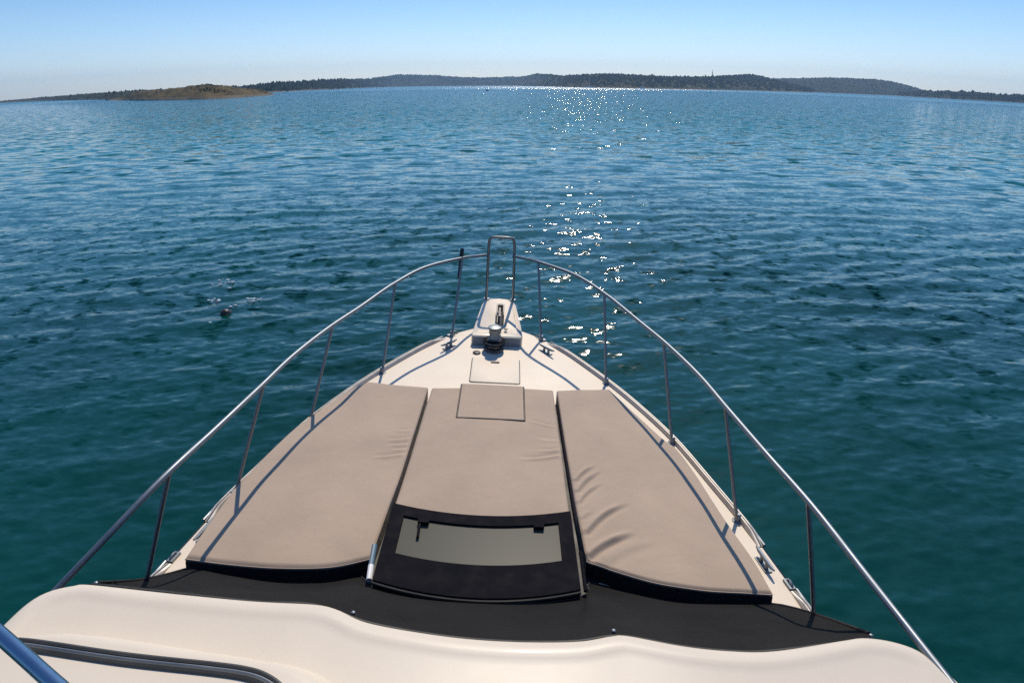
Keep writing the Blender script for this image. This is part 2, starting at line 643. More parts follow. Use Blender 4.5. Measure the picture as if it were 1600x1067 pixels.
def land(name, table, depth, mat_, seed, rough=0.06, scrub=0, scrub_size=(2, 4), smat=None, sname='scrub_trees', beach=2):
    az0, az1 = table[0][0], table[-1][0]
    azs = np.arange(az0, az1, 0.07)
    D = np.interp(azs, [t[0] for t in table], [t[1] for t in table])
    E = np.interp(azs, [t[0] for t in table], [t[2] for t in table])
    ker = np.ones(9) / 9
    D = np.convolve(np.pad(D, 4, 'edge'), ker, 'valid')
    E = np.convolve(np.pad(E, 4, 'edge'), ker, 'valid')
    D = D * (1 + 0.004 * fbm(azs * 0.6, seed + 1))
    H = np.maximum(E * (D + depth) + CAM_Z, 0.0)
    H = H * (1 + rough * 0.25 * fbm(azs * 4, seed))
    s = np.array([-0.05, 0.0, 0.03, 0.08, 0.16, 0.28, 0.42, 0.56, 0.7, 0.85, 1.0, 1.2, 1.5, 2.0])
    prof = np.array([-0.15, -0.02, 0.09, 0.17, 0.27, 0.42, 0.56, 0.70, 0.83, 0.94, 1.0, 0.93, 0.6, -0.1])
    rows = []
    n2 = len(azs)
    r = np.random.RandomState(seed)
    for si, pi_ in zip(s, prof):
        dd = D + depth * si
        a = np.radians(azs)
        zz = H * pi_
        if 0.02 < si < 0.95:
            zz = zz * np.array([1 + rough * 2.2 * noise.fractal(Vector((dd[k] * math.sin(a[k]) / 45, dd[k] * math.cos(a[k]) / 22, seed)), 1.0, 2.0, 4) for k in range(len(azs))])
        rows.append([(dd[k] * math.sin(a[k]), dd[k] * math.cos(a[k]), zz[k]) for k in range(n2)])
    mb = MB().grid(rows)
    o = build(name, mb, mat_, smooth=60)
    o['kind'] = 'structure'
    if scrub:
        sm = MB()
        oc = [(1, 0, 0), (0.3, 0.95, 0), (-0.8, 0.6, 0), (-0.8, -0.6, 0), (0.3, -0.95, 0), (0, 0, 1)]
        for i in range(scrub):
            k = r.randint(1, n2 - 2)
            u = r.rand() ** 0.8
            si = 0.05 + 1.02 * u if r.rand() < 0.7 else 0.9 + 0.2 * r.rand()
            h = float(np.interp(si, s, prof)) * H[k]
            if h < 0.6 and r.rand() < 0.8: continue
            dd = D[k] + depth * si
            az = math.radians(azs[k] + 0.07 * r.rand())
            q = scrub_size[0] + (scrub_size[1] - scrub_size[0]) * r.rand() ** 2
            tall = q * (0.7 + 0.6 * r.rand())
            cx, cy = dd * math.sin(az), dd * math.cos(az)
            ra = r.rand() * 6.28
            vs = []
            for (x, y, z) in oc:
                j = 0.75 + 0.5 * r.rand()
                vs.append((cx + (x * math.cos(ra) - y * math.sin(ra)) * q * j, cy + (x * math.sin(ra) + y * math.cos(ra)) * q * j, h - 0.4 + (z * tall * j if z else 0.35 * tall * r.rand())))
            vs += [(v[0], v[1], h - 1.2) for v in vs[:5]]
            sm.add(vs, [(a, (a + 1) % 5, 5) for a in range(5)] + [(a + 6, (a + 1) % 5 + 6, (a + 1) % 5, a) for a in range(5)])
        t = build(sname, sm, smat or mat_, smooth=0)
        t['kind'] = 'stuff'
        set_props(t, scrub_label[name], 'trees')
    return o


scrub_label = {
    'low_spit': 'sparse dark scrub on the low spit at the far left',
    'headland': 'dry olive bushes dotted over the brown headland on the left',
    'far_ridge': 'dark wood covering the long ridge behind the middle of the bay',
    'wooded_shore': 'dark pine wood along the shore above the bright strip of glare',
    'right_hill': 'smooth dark macchia on the broad hill on the right',
    'wooded_point': 'ragged dark pines on the low point at the far right',
}
G1 = land_mat('dark_scrub', (0.022, 0.030, 0.021), (0.030, 0.038, 0.025), 0.03)
G2 = land_mat('far_wood', (0.015, 0.025, 0.020), (0.021, 0.031, 0.023), 0.02)
BR = land_mat('dry_brown_slope', (0.050, 0.042, 0.018), (0.125, 0.090, 0.038), 0.09)
SC = land_mat('olive_bush', (0.022, 0.026, 0.014), (0.045, 0.043, 0.020), 0.1)
SH = land_mat('shore_slope', (0.020, 0.028, 0.016), (0.060, 0.055, 0.030), 0.02)

land('far_ridge', [(-24, 820, 0.000), (-21, 760, 0.0018), (-19.5, 760, .0048), (-17, 950, .0063), (-14.4, 1150, .0084), (-11.8, 1900, .009), (-9.7, 2500, .0146), (-6.5, 2600, .0132), (-4.3, 2600, .0100), (-2.7, 2600, .0095), (0, 2600, .0105), (4, 2600, .010)], 260, G2, 21, scrub=5200, scrub_size=(2.2, 5.0), smat=G2)
land('right_hill', [(18, 1700, .006), (20.7, 1650, .0135), (23.4, 1650, .0155), (25.3, 1650, .0174), (27, 1700, .0176), (29, 1750, .0172), (30.4, 1800, .0141), (32.2, 1850, .0062), (34, 1900, .002), (36, 1900, -.002)], 420, G2, 22, rough=0.02, scrub=1500, scrub_size=(1.5, 3), smat=G2)
land('wooded_shore', [(-0.5, 2400, .002), (0.6, 2300, .0105), (2.2, 1900, .0152), (4.3, 1250, .0114), (7.5, 1080, .0148), (10.7, 1060, .0132), (13.4, 1050, .0118), (15.9, 1100, .0128), (19.5, 1300, .0178), (20.7, 1300, .0138), (22, 1350, .009), (24.5, 1400, .000)], 240, SH, 23, scrub=5200, scrub_size=(2.0, 4.2), smat=G1)
land('low_spit', [(-46, 1900, -.0012), (-39.5, 1500, -0.0010), (-38.3, 1400, .0000), (-36.4, 1250, .0012), (-34, 900, .0024), (-31.3, 640, .0034), (-28, 620, .0042), (-25, 620, .0035), (-22, 640, .001)], 90, G1, 24, scrub=900, scrub_size=(0.8, 1.6), smat=G1)
land('headland', [(-32, 600, -.0070), (-31, 520, -.004), (-30.4, 470, .0010), (-29.4, 420, .0030), (-28.5, 400, .0033), (-26.8, 370, .0052), (-24.9, 345, .0090), (-23.5, 350, .0066), (-22.6, 360, .0030), (-22, 365, .0016), (-21, 395, .0008), (-20.2, 420, -.003), (-19.6, 440, -.0085)], 45, BR, 25, rough=0.10, scrub=1500, scrub_size=(0.25, 0.65), smat=SC)
land('wooded_point', [(30.5, 1750, .0005), (32.2, 1500, .0045), (33.9, 1380, .0052), (35.6, 1380, .0058), (37.2, 1400, .0045), (38.8, 1420, .0052), (42, 1450, .005), (47, 1500, .003)], 90, G2, 26, scrub=1500, scrub_size=(2.0, 5.0), smat=G2)

# ------------------------------------------------------------------ the yacht (boat frame: x starboard, y forward, z above side deck)
HEEL = 0.0532
CAM_B = Vector((0.026, 0.0, 2.457))         # the helmsman's eye in boat coordinates
M = Matrix.Translation((0, 0, CAM_Z)) @ Matrix.Rotation(HEEL, 4, 'Y') @ Matrix.Translation(-CAM_B)


def sheer(y):
    return 0.012 * max(0.0, y - 2.4) ** 2


W_TAB = [(-4.2, 1.70), (-1, 1.80), (1.0, 1.80), (2.0, 1.765), (2.45, 1.735), (2.9, 1.67), (3.2, 1.62), (3.6, 1.525), (4.09, 1.40), (4.5, 1.245), (4.93, 1.04), (5.4, .76), (5.62, .60), (5.8, .44), (5.93, .28), (6.02, .12), (6.05, 0.0)]
_wc = smooth_poly([(a, b) for a, b in W_TAB], 400)


def half_w(y):
    return float(np.interp(y, _wc[:, 0], _wc[:, 1]))


yacht = bpy.data.objects.new('motor_yacht', None)
COL.objects.link(yacht)
yacht.matrix_world = M
set_props(yacht, 'cream white motor yacht seen forward from its upper helm, bow pointing at the bay', 'motor yacht')


def part(name, mb, m, parent=None, smooth=35):
    me_o = build(name, mb, m, parent or yacht, smooth)
    return me_o


# deck
ys = np.concatenate([np.linspace(-4.2, 2.2, 14), np.linspace(2.4, 5.3, 46), 5.3 + 0.75 * np.sin(np.linspace(0.05, math.pi / 2, 16))])
mb = MB()
rows = []
for y in ys:
    hw = max(half_w(y) - 0.01, 0.003)
    rows.append([(hw * t, y, sheer(y) + 0.02 * (1 - t * t)) for t in np.linspace(-1, 1, 25)])
mb.grid(rows)
part('deck', mb, NONSKID)

# hull: topsides from the deck edge down to below the waterline
mb = MB()
for sgn in (-1, 1):
    rows = []
    for y in ys:
        hw = max(half_w(y), 0.004)
        f = np.clip((y - 2.5) / 3.55, 0, 1)
        row = []
        for k in range(9):
            t = k / 8
            z = sheer(y) * (1 - t) - 1.85 * t
            q = hw * (1 - (0.10 + 0.75 * f) * t ** 1.25)
            yy = y - 1.3 * f ** 2 * t
            row.append((sgn * q, yy, z))
        rows.append(row)
    mb.grid(rows, flip=(sgn < 0))
rows = [[(x, -4.2 - 0.0, z) for x in (-1.70, 1.70)] for z in (0, -1.85)]
mb.grid(rows)
part('hull', mb, HULLM, smooth=50)


# toe rail: alloy extrusion with a steel rubbing strip, interrupted at the fairleads
def toe_rail(sgn, y0, y1):
    n = max(6, int((y1 - y0) / 0.06))
    P = []
    for y in np.linspace(y0, y1, n):
        P.append(Vector((sgn * half_w(y), y, sheer(y))))
    rows = []
    prof = [(-0.035, -0.015), (-0.033, 0.030), (-0.026, 0.042), (-0.004, 0.044), (0.006, 0.034), (0.008, -0.04)]
    for i, p in enumerate(P):
        a = P[max(0, i - 1)]
        b = P[min(n - 1, i + 1)]
        t = (b - a).normalized()
        out = Vector((t.y, -t.x, 0)) * sgn
        out.normalize()
        q = min(1.0, 0.15 + min(i, n - 1 - i) * 0.06 / 0.14)
        rows.append([p + out * u + Vector((0, 0, v * 0.75 * q if v > 0 else v)) for u, v in prof])
    o = part('toe_rail', MB().grid(rows, flip=sgn > 0), RUBRAIL, smooth=40)
    st = MB().tube([p + Vector((sgn * 0.006, 0, 0.010)) for p in P], 0.009, 8)
    part('rubbing_strip', st, STEEL, o)
    gr = MB().grid([[r_[2] + (r_[3] - r_[2]) * 0.35 + Vector((0, 0, 0.003)), r_[2] + (r_[3] - r_[2]) * 0.62 + Vector((0, 0, 0.003))] for r_ in rows])
    part('groove', gr, TRACK, o)


for sgn in (-1, 1):
    toe_rail(sgn, 0.6, 2.62)
    toe_rail(sgn, 2.98, 5.72)

# foredeck locker lid with finger pull
lid = MB()
y0, y1, x0, x1 = 4.86, 5.30, -0.205, 0.215


def rrect(x0, x1, y0, y1, r, n=5):
    pts = []
    for (cx, cy, a0) in ((x1 - r, y1 - r, 0), (x0 + r, y1 - r, 90), (x0 + r, y0 + r, 180), (x1 - r, y0 + r, 270)):
        for k in range(n + 1):
            a = R(a0 + 90 * k / n)
            pts.append((cx + r * math.cos(a), cy + r * math.sin(a)))
    return pts


def slab(mb, pts, z0, z1, bev, zf=None):
    """flat prism with a bevelled top edge; zf(x, y) adds the surface it lies on"""
    cx = sum(p[0] for p in pts) / len(pts)
    cy = sum(p[1] for p in pts) / len(pts)
    zf = zf or (lambda x, y: 0)
    n = len(pts)

    def ring(ins, z):
        out = []
        for (x, y) in pts:
            d = math.hypot(x - cx, y - cy)
            k = 1 - ins / d
            X, Y = cx + (x - cx) * k, cy + (y - cy) * k
            out.append((X, Y, z + zf(X, Y)))
        return out
    vs = ring(0, z0) + ring(0, z1 - bev) + ring(bev * 0.3, z1 - bev * 0.3) + ring(bev, z1)
    fs = []
    for i in range(3):
        for k in range(n):
            fs.append((i * n + k, i * n + (k + 1) % n, (i + 1) * n + (k + 1) % n, (i + 1) * n + k))
    fs.append(tuple(3 * n + k for k in range(n)))
    return mb.add(vs, fs)


zdeck = lambda x, y: sheer(y) + 0.02 * (1 - min(1, abs(x) / max(0.05, half_w(y))) ** 2)
seal = part('hatch_seal', slab(MB(), rrect(x0 - 0.007, x1 + 0.007, y0 - 0.007, y1 + 0.007, 0.022), -0.01, 0.0035, 0.001, zdeck), TRACK)
lidp = part('locker_lid', slab(MB(), rrect(x0, x1, y0, y1, 0.02), -0.01, 0.009, 0.004, zdeck), NONSKID)
part('finger_pull', MB().box((0.0, 5.22, zdeck(0, 5.22) + 0.0135), (0.075, 0.022, 0.008)), STEELD, lidp)


# bow platform
ppts = [(-.235, 5.58), (-.225, 5.74), (-.205, 6.02), (-.175, 6.40), (-.15, 6.53), (-.09, 6.60), (0.0, 6.625), (0.10, 6.605), (.155, 6.54), (.185, 6.42), (.215, 6.06), (.235, 5.80), (.245, 5.63), (.235, 5.58)]
ppts = [(x - 0.0, y) for x, y in ppts]
mb = slab(MB(), ppts, -0.06, 0.108, 0.016, lambda x, y: sheer(min(y, 6.0)))
plat = part('bow_platform', mb, GEL, smooth=45)
# recessed non-skid on the platform
ip = [(x * 0.78, 5.66 + (y - 5.6) * 0.90) for x, y in ppts]
part('tread_panel', slab(MB(), ip, 0.09, 0.1095, 0.001, lambda x, y: sheer(min(y, 6.0))), NONSKID, plat)
part('step_face_shade', MB().box((0.0, 5.572, sheer(5.6) + 0.060), (0.44, 0.014, 0.085)), STEPSHADE, plat)  # added plate: paints the platform's aft face as lying in shade

# windlass
wz = sheer(5.5) + 0.02
wl = part('windlass', MB().lathe((-0.02, 5.49, wz), [(a * 1.2, b * 1.12) for a, b in [(0.078, 0), (0.078, 0.012), (0.07, 0.02), (0.05, 0.026), (0.05, 0.04), (0.072, 0.05), (0.078, 0.065), (0.072, 0.083), (0.056, 0.092), (0.05, 0.1), (0.04, 0.105)]]), STEELD)
part('gypsy', MB().lathe((-0.02, 5.49, wz), [(a * 1.2, b * 1.12) for a, b in [(0.060, 0.052), (0.082, 0.056), (0.084, 0.062), (0.062, 0.068), (0.062, 0.074), (0.084, 0.082), (0.08, 0.088), (0.06, 0.092)]]), BLACKP, wl)
part('drum', MB().lathe((-0.02, 5.49, wz), [(a * 1.2, b * 1.12) for a, b in [(0.045, 0.1), (0.042, 0.12), (0.036, 0.15), (0.038, 0.175), (0.05, 0.19), (0.05, 0.2), (0.03, 0.207), (0.012, 0.209)]]), STEEL, wl)
ms = MB().lathe((-0.02, 5.60, wz), [(a * 1.2, b * 1.12) for a, b in [(0.04, 0.09), (0.045, 0.11), (0.045, 0.16), (0.03, 0.175)]])
part('motor_cap', ms, STEEL, wl)
# chain leading forward over the roller
zp = sheer(5.9) + 0.108
ch = MB()
ypts = np.linspace(5.55, 6.10, 22)
for i, y in enumerate(ypts):
    z = zp + 0.03 + 0.045 * (1 - abs(i - 8) / 14)
    x = 0.035 + 0.0 * y
    a = []
    for k in range(8):
        t = 2 * math.pi * k / 8
        if i % 2: a.append((x + 0.011 * math.cos(t), y + 0.019 * math.sin(t), z))
        else: a.append((x, y + 0.019 * math.sin(t), z + 0.011 * math.cos(t)))
    ch.tube(a, 0.0042, 5, closed=True)
part('anchor_chain', ch, STEELD)
br = MB()
br.box((-0.012, 6.02, zp + 0.045), (0.008, 0.34, 0.085))
br.box((0.058, 6.02, zp + 0.045), (0.008, 0.34, 0.085))
br.box((0.023, 6.02, zp + 0.008), (0.078, 0.34, 0.008))
bw = part('bow_roller', br, STEELD)
part('roller_wheel', MB().tube([(-0.004, 6.15, zp + 0.065), (0.050, 6.15, zp + 0.065)], 0.038, 14), BLACKR, bw)
part('shank', MB().box((0.018, 5.99, zp + 0.055), (0.026, 0.34, 0.05), 0, 0.2), STEELD, bw)
part('filler_cap', MB().lathe((-0.175, 5.405, zdeck(-0.17, 5.4)), [(0.036, -0.003), (0.036, 0.008), (0.03, 0.012), (0.01, 0.013)]), BLACKR)
part('foot_switch', MB().lathe((0.085, 5.70, zp + 0.004), [(0.017, -0.003), (0.017, 0.006), (0.006, 0.009)], 14), BLACKR)


# cleats
def cleat(x, y, rz):
    z = zdeck(x, y)
    c, s_ = math.cos(rz), math.sin(rz)
    loc = lambda u, v, h: (x + u * c - v * s_, y + u * s_ + v * c, z + h)
    m = MB()
    m.tube([loc(-0.032, 0, 0), loc(-0.028, 0, 0.042)], [0.014, 0.010], 10)
    m.tube([loc(0.032, 0, 0), loc(0.028, 0, 0.042)], [0.014, 0.010], 10)
    m.tube([loc(-0.105, 0, 0.052), loc(-0.07, 0, 0.046), loc(0, 0, 0.045), loc(0.07, 0, 0.046), loc(0.105, 0, 0.052)], [0.006, 0.011, 0.012, 0.011, 0.006], 10)
    m.box(loc(0, 0, 0.003), (0.13, 0.045, 0.008), rz)
    return part('cleat', m, STEEL)


cleat(-0.44, 5.50, R(52))
cleat(0.47, 5.50, R(-52))
cleat(-1.60, 2.86, R(82))
cleat(1.60, 2.82, R(-82))
# fairleads where the toe rail is open, and chocks beside the platform
for sgn in (-1, 1):
    for (y, x_) in ((2.66, None), (5.78, None)):
        hw = half_w(y)
        m = MB()
        yb = y + (0.05 if y < 5 else 0.06)
        pts = []
        for k in range(7):
            a = math.pi * k / 6
            yy = y - 0.032 * math.cos(a) + (0 if y < 5 else 0.03)
            pts.append((sgn * (half_w(yy) - 0.012), yy, sheer(yy) + 0.005 + 0.024 * math.sin(a)))
        m.tube(pts, 0.006, 8)
        m.box((sgn * (hw - 0.015), y, sheer(y) + 0.008), (0.035, 0.08, 0.012), sgn * (0.15 if y < 5 else 0.7))
        part('fairlead', m, STEEL)

# coachroof under the cushions
def padtop(x, y):
    return sheer(y) + 0.20 - 0.062 * (abs(x) / 1.45) ** 2


co_pts = [(-1.42, 2.5), (-1.38, 3.2), (-1.22, 3.85), (-.98, 4.38), (-.88, 4.44), (0, 4.42), (.84, 4.46), (1.12, 3.85), (1.24, 3.2), (1.36, 2.6), (1.38, 2.5)]
mb = MB()
rows = []
for yv in np.linspace(1.5, 4.40, 24):
    xo = float(np.interp(yv, [1.5, 2.5, 3.2, 3.85, 4.38], [1.40, 1.36, 1.26, 1.12, .86]))
    row = [(-xo - 0.03, yv, sheer(yv) - 0.01)]
    for t in np.linspace(-1, 1, 17):
        row.append((xo * t, yv, padtop(xo * t, yv) - 0.10))
    row.append((xo + 0.03, yv, sheer(yv) - 0.01))
    rows.append(row)
rows.append([(p[0], p[1] + 0.04, sheer(p[1]) - 0.01) for p in rows[-1]])
mb.grid(rows)
part('coachroof', mb, GEL)
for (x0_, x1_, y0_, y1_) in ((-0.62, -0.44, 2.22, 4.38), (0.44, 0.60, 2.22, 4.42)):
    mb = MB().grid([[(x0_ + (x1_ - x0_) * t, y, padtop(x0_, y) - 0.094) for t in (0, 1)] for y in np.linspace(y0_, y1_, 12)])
    part('gap_shade', mb, HEM)  # black strips paint the shade of the gaps over the pale coachroof


# ------------------------------------------------------------------ cushions
def coons(bot, top, left, right, nu, nv):
    """bot/top run in u, left/right run in v (bot -> top)"""
    B, T = smooth_poly(bot, nu), smooth_poly(top, nu)
    Lf, Rt = smooth_poly(left, nv), smooth_poly(right, nv)
    u = np.linspace(0, 1, nu)[None, :, None]
    v = np.linspace(0, 1, nv)[:, None, None]
    P = (1 - v) * B[None] + v * T[None] + (1 - u) * Lf[:, None] + u * Rt[:, None]
    P -= (1 - u) * (1 - v) * B[0] + u * (1 - v) * B[-1] + (1 - u) * v * T[0] + u * v * T[-1]
    return P


def cushion(name, label, bot, top, left, right, wrinkles, thick, nu, nv, seed):
    P = coons(bot, top, left, right, nu, nv)
    X, Y = P[..., 0], P[..., 1]
    Z = np.vectorize(padtop)(X, Y)
    # distance to each border, for the rounded edge
    e = np.full(X.shape, 9.0)
    for bd in (P[0], P[-1], P[:, 0], P[:, -1]):
        d = np.min(np.hypot(X[..., None] - bd[None, None, :, 0], Y[..., None] - bd[None, None, :, 1]), axis=-1)
        e = np.minimum(e, d)
    rr = 0.011
    q = np.clip(1 - e / rr, 0, 1)
    Z -= rr * (1 - np.sqrt(np.clip(1 - q * q, 0, 1)))
    Z += 0.010 * (1 - np.exp(-e / 0.12))                 # gentle puff
    r = np.random.RandomState(seed)
    for k in range(16):                                  # faint unevenness of the foam
        a = r.rand() * 6.28
        lam = 0.25 + 0.6 * r.rand()
        Z += 0.0008 * np.sin((X * math.cos(a) + Y * math.sin(a)) * 6.28 / lam + r.rand() * 6)
    for (ax, ay, bx, by, amp, wd) in wrinkles:
        A = np.array([ax, ay])
        d = np.array([bx - ax, by - ay])
        L = np.hypot(*d)
        d /= L
        t = ((X - A[0]) * d[0] + (Y - A[1]) * d[1]) / L
        bow = 0.06 * L * np.sin(np.clip(t, 0, 1) * 3.14)
        s_ = -(X - A[0]) * d[1] + (Y - A[1]) * d[0] - bow
        tp = np.clip(t / 0.08 + 0.2, 0, 1) * np.clip((1 - t) / 0.40, 0, 1)
        Z += 1.35 * amp * tp * (np.exp(-(s_ / wd) ** 2) - 0.75 * np.exp(-((s_ + 1.5 * wd) / wd) ** 2))
    rows = [[(X[i, k], Y[i, k], Z[i, k]) for k in range(nu)] for i in range(nv)]
    c = (float(X.mean()), float(Y.mean()), float(Z.mean()) - thick)
    mb = MB().grid(rows)
    # side walls
    ring = [rows[0][k] for k in range(nu)] + [rows[i][-1] for i in range(1, nv)] + [rows[-1][k] for k in range(nu - 2, -1, -1)] + [rows[i][0] for i in range(nv - 2, 0, -1)]
    w_ = [[p for p in ring] + [ring[0]], [(p[0], p[1], p[2] - thick * 0.5) for p in ring] + [(ring[0][0], ring[0][1], ring[0][2] - thick * .5)],
          [(p[0], p[1], p[2] - thick) for p in ring] + [(ring[0][0], ring[0][1], ring[0][2] - thick)]]
    mb.grid(w_, flip=True)
    o = build(name, mb, PAD, smooth=60, origin=c, world=M)
    set_props(o, label, 'cushion', 'sun cushions on the foredeck')
    return o, rows, c


def child_of(name, mb, m, o, c, smooth=40):
    """a part authored in boat coordinates under a thing whose origin is c"""
    me = bpy.data.meshes.new(name)
    me.from_pydata([(a - c[0], b - c[1], d - c[2]) for a, b, d in mb.v], [], mb.f)
    me.update()
    me.polygons.foreach_set('use_smooth', [True] * len(me.polygons))
    me.set_sharp_from_angle(angle=R(smooth))
    me.materials.append(m)
    q = bpy.data.objects.new(name, me)
    COL.objects.link(q)
    q.parent = o
    return q


def flap(o, row, c, h):
    """dark vinyl skirt hanging from the aft edge of a cushion"""
    n = len(row)
    rows = []
    for j, (dy, dz) in enumerate([(0.004, -0.010), (-0.006, -0.016), (-0.012, -h * 0.5), (-0.020, -h), (-0.014, -h - 0.002), (0.0, -h * 0.5)]):
        rows.append([(p[0], p[1] + dy, p[2] + dz + 0.004 * math.sin(k * 0.31) * (j == 3)) for k, p in enumerate(row)])
    child_of('aft_flap', MB().grid(rows, flip=True), PADEDGE, o, c)


def piping(o, pts, c):
    child_of('piping', MB().tube([(p[0], p[1], p[2] - 0.003) for p in pts[::3]], 0.0055, 6), PAD, o, c)


o, rows, c = cushion('sun_cushion', 'taupe sun cushion on the port side, wedge shaped, edge running along the left rail',
    bot=[(-1.55, 2.535), (-1.30, 2.50), (-1.04, 2.475), (-0.80, 2.49), (-0.575, 2.56)],
    top=[(-0.98, 4.50), (-0.75, 4.46), (-0.505, 4.43)],
    left=[(-1.55, 2.535), (-1.54, 2.9), (-1.51, 3.25), (-1.36, 3.84), (-1.13, 4.32), (-0.98, 4.50)],
    right=[(-0.575, 2.56), (-0.555, 3.0), (-0.535, 3.4), (-0.505, 4.43)],
    wrinkles=[(-0.54, 3.70, -0.70, 3.66, .0045, .014), (-0.54, 3.63, -0.68, 3.60, .005, .014), (-0.54, 3.57, -0.66, 3.56, .004, .012), (-0.55, 3.51, -0.76, 3.46, .006, .015), (-0.54, 3.80, -0.66, 3.79, .003, .015)],
    thick=0.115, nu=100, nv=150, seed=1)
flap(o, rows[0], c, 0.10)
piping(o, rows[0], c)

o, rows, c = cushion('sun_cushion', 'taupe sun cushion in the middle, from the foredeck back to the black framed hatch',
    bot=[(-0.525, 2.975), (-0.28, 2.915), (0.0, 2.90), (0.22, 2.915), (0.475, 2.975)],
    top=[(-0.475, 4.43), (0, 4.46), (0.465, 4.48)],
    left=[(-0.525, 2.975), (-0.505, 3.5), (-0.475, 4.43)],
    right=[(0.475, 2.975), (0.472, 3.7), (0.465, 4.48)],
    wrinkles=[(0.46, 3.64, 0.28, 3.61, .005, .014), (0.46, 3.575, 0.18, 3.50, .007, .016), (0.45, 3.94, 0.26, 3.99, .004, .014), (0.455, 3.75, 0.30, 3.76, .003, .02)],
    thick=0.115, nu=90, nv=130, seed=2)
piping(o, rows[0], c)
# square insert in the cushion's forward end (the cover over the deck hatch)
ins = [[(x, y, padtop(x, y) + 0.0130) for x in np.linspace(-0.243, 0.228, 20)] for y in np.linspace(3.985, 4.475, 20)]
mi = MB().grid(ins)
for rr_ in (0, -1):
    mi.grid([ins[rr_], [(p[0], p[1], p[2] - 0.03) for p in ins[rr_]]], flip=(rr_ == 0))
mi.grid([[q[0] for q in ins], [(q[0][0], q[0][1], q[0][2] - 0.03) for q in ins]])
mi.grid([[q[-1] for q in ins], [(q[-1][0], q[-1][1], q[-1][2] - 0.03) for q in ins]])
child_of('square_insert', mi, PAD, o, c)
edge = [(-0.249, 4.47), (-0.249, 3.979), (0.234, 3.979), (0.234, 4.47)]
me_ = MB()
for a, b in zip(edge[:-1], edge[1:]):
    pts = [(a[0] + (b[0] - a[0]) * t, a[1] + (b[1] - a[1]) * t) for t in np.linspace(0, 1, 8)]
    me_.tube([(x, y, padtop(x, y) + 0.0090) for x, y in pts], 0.006, 6)
child_of('seam', me_, HEM, o, c)

o, rows, c = cushion('sun_cushion', 'taupe sun cushion on the starboard side with long diagonal wrinkles near its inner edge',
    bot=[(0.535, 2.61), (0.75, 2.52), (0.99, 2.465), (1.25, 2.452), (1.50, 2.465)],
    top=[(0.495, 4.48), (0.70, 4.52), (0.915, 4.56)],
    left=[(0.535, 2.61), (0.515, 3.3), (0.495, 4.48)],
    right=[(1.50, 2.465), (1.475, 2.70), (1.40, 3.18), (1.31, 3.74), (1.20, 3.95), (0.915, 4.56)],
    wrinkles=[(0.53, 3.31, 0.68, 3.50, .007, .015), (0.53, 3.20, 0.71, 3.44, .008, .016), (0.53, 3.09, 0.70, 3.31, .007, .015), (0.54, 2.82, 0.84, 3.13, .011, .018), (0.53, 2.63, 0.83, 2.86, .014, .021), (0.54, 2.95, 0.60, 3.02, .004, .015), (0.62, 2.60, 0.95, 2.80, .003, .03)],
    thick=0.115, nu=140, nv=200, seed=3)
flap(o, rows[0], c, 0.10)
piping(o, rows[0], c)

# ------------------------------------------------------------------ black framed hatch between the cushions
HZ = 0.235
fr = MB()


def hz_front(x):
    return 2.885 + 0.30 * (x + 0.025) ** 2


def hatch_pt(u, v, z):
    """u across 0..1, v aft..front 0..1 over the hatch"""
    xa, xb = -0.525, 0.475
    x = xa + (xb - xa) * u
    yb = 2.265 + 0.34 * (x + 0.02) ** 2
    yt = hz_front(x)
    return (x + (0.0 if v > .5 else 0), yb + (yt - yb) * v, z)


def hatch_patch(u0, u1, v0, v1, z, th, nu=14, nv=6):
    m = MB()
    g = [[hatch_pt(u0 + (u1 - u0) * i / nu, v0 + (v1 - v0) * j / nv, z) for i in range(nu + 1)] for j in range(nv + 1)]
    m.grid(g)
    ring = g[0] + [r_[-1] for r_ in g[1:]] + g[-1][-2::-1] + [r_[0] for r_ in g[-2:0:-1]]
    ring.append(ring[0])
    m.grid([ring, [(p[0], p[1], p[2] - th) for p in ring]], flip=True)
    return m


hatch = part('hatch', hatch_patch(0, 1, 0.0, 1.0, HZ - 0.02, 0.10), BLACKP)
for nm, a in (('frame_rail', (0, 1, 0.86, 1.0)), ('frame_rail', (0, 0.075, 0.36, 0.86)), ('frame_rail', (0.925, 1, 0.36, 0.86)), ('frame_rail', (0, 1, 0.0, 0.36))):
    part(nm, hatch_patch(*a, HZ + 0.004, 0.02), BLACKP, hatch)
part('glass_pane', hatch_patch(0.076, 0.924, 0.361, 0.859, HZ - 0.008, 0.01), GLASS, hatch)
for (x, w_, l_) in ((-0.335, 0.06, 0.045), (0.29, 0.055, 0.04)):
    part('latch', MB().box((x, hz_front(x) - 0.105, HZ + 0.008), (w_, l_, 0.02)), BLACKP, hatch)
part('latch', MB().box((-0.352, hz_front(-.35) - 0.18, HZ + 0.006), (0.014, 0.13, 0.014), R(2)), BLACKP, hatch)
tr = [hatch_pt(u, -0.01, HZ - 0.012) for u in np.linspace(0.0, 1.0, 24)]
part('sill_trim', MB().tube(tr, 0.009, 8), TRACK, hatch)
st = part('gas_strut', MB().tube([(-0.553, 2.46, HZ - 0.01), (-0.562, 2.60, HZ + 0.0)], 0.014, 10), BLUESLV, hatch)
part('strut_end', MB().tube([(-0.545, 2.37, HZ - 0.02), (-0.553, 2.46, HZ - 0.01)], 0.015, 10), PLASTW, hatch)
part('gas_strut', MB().tube([(0.502, 2.36, HZ - 0.02), (0.500, 2.62, HZ + 0.0)], 0.010, 10), BLACKP, hatch)

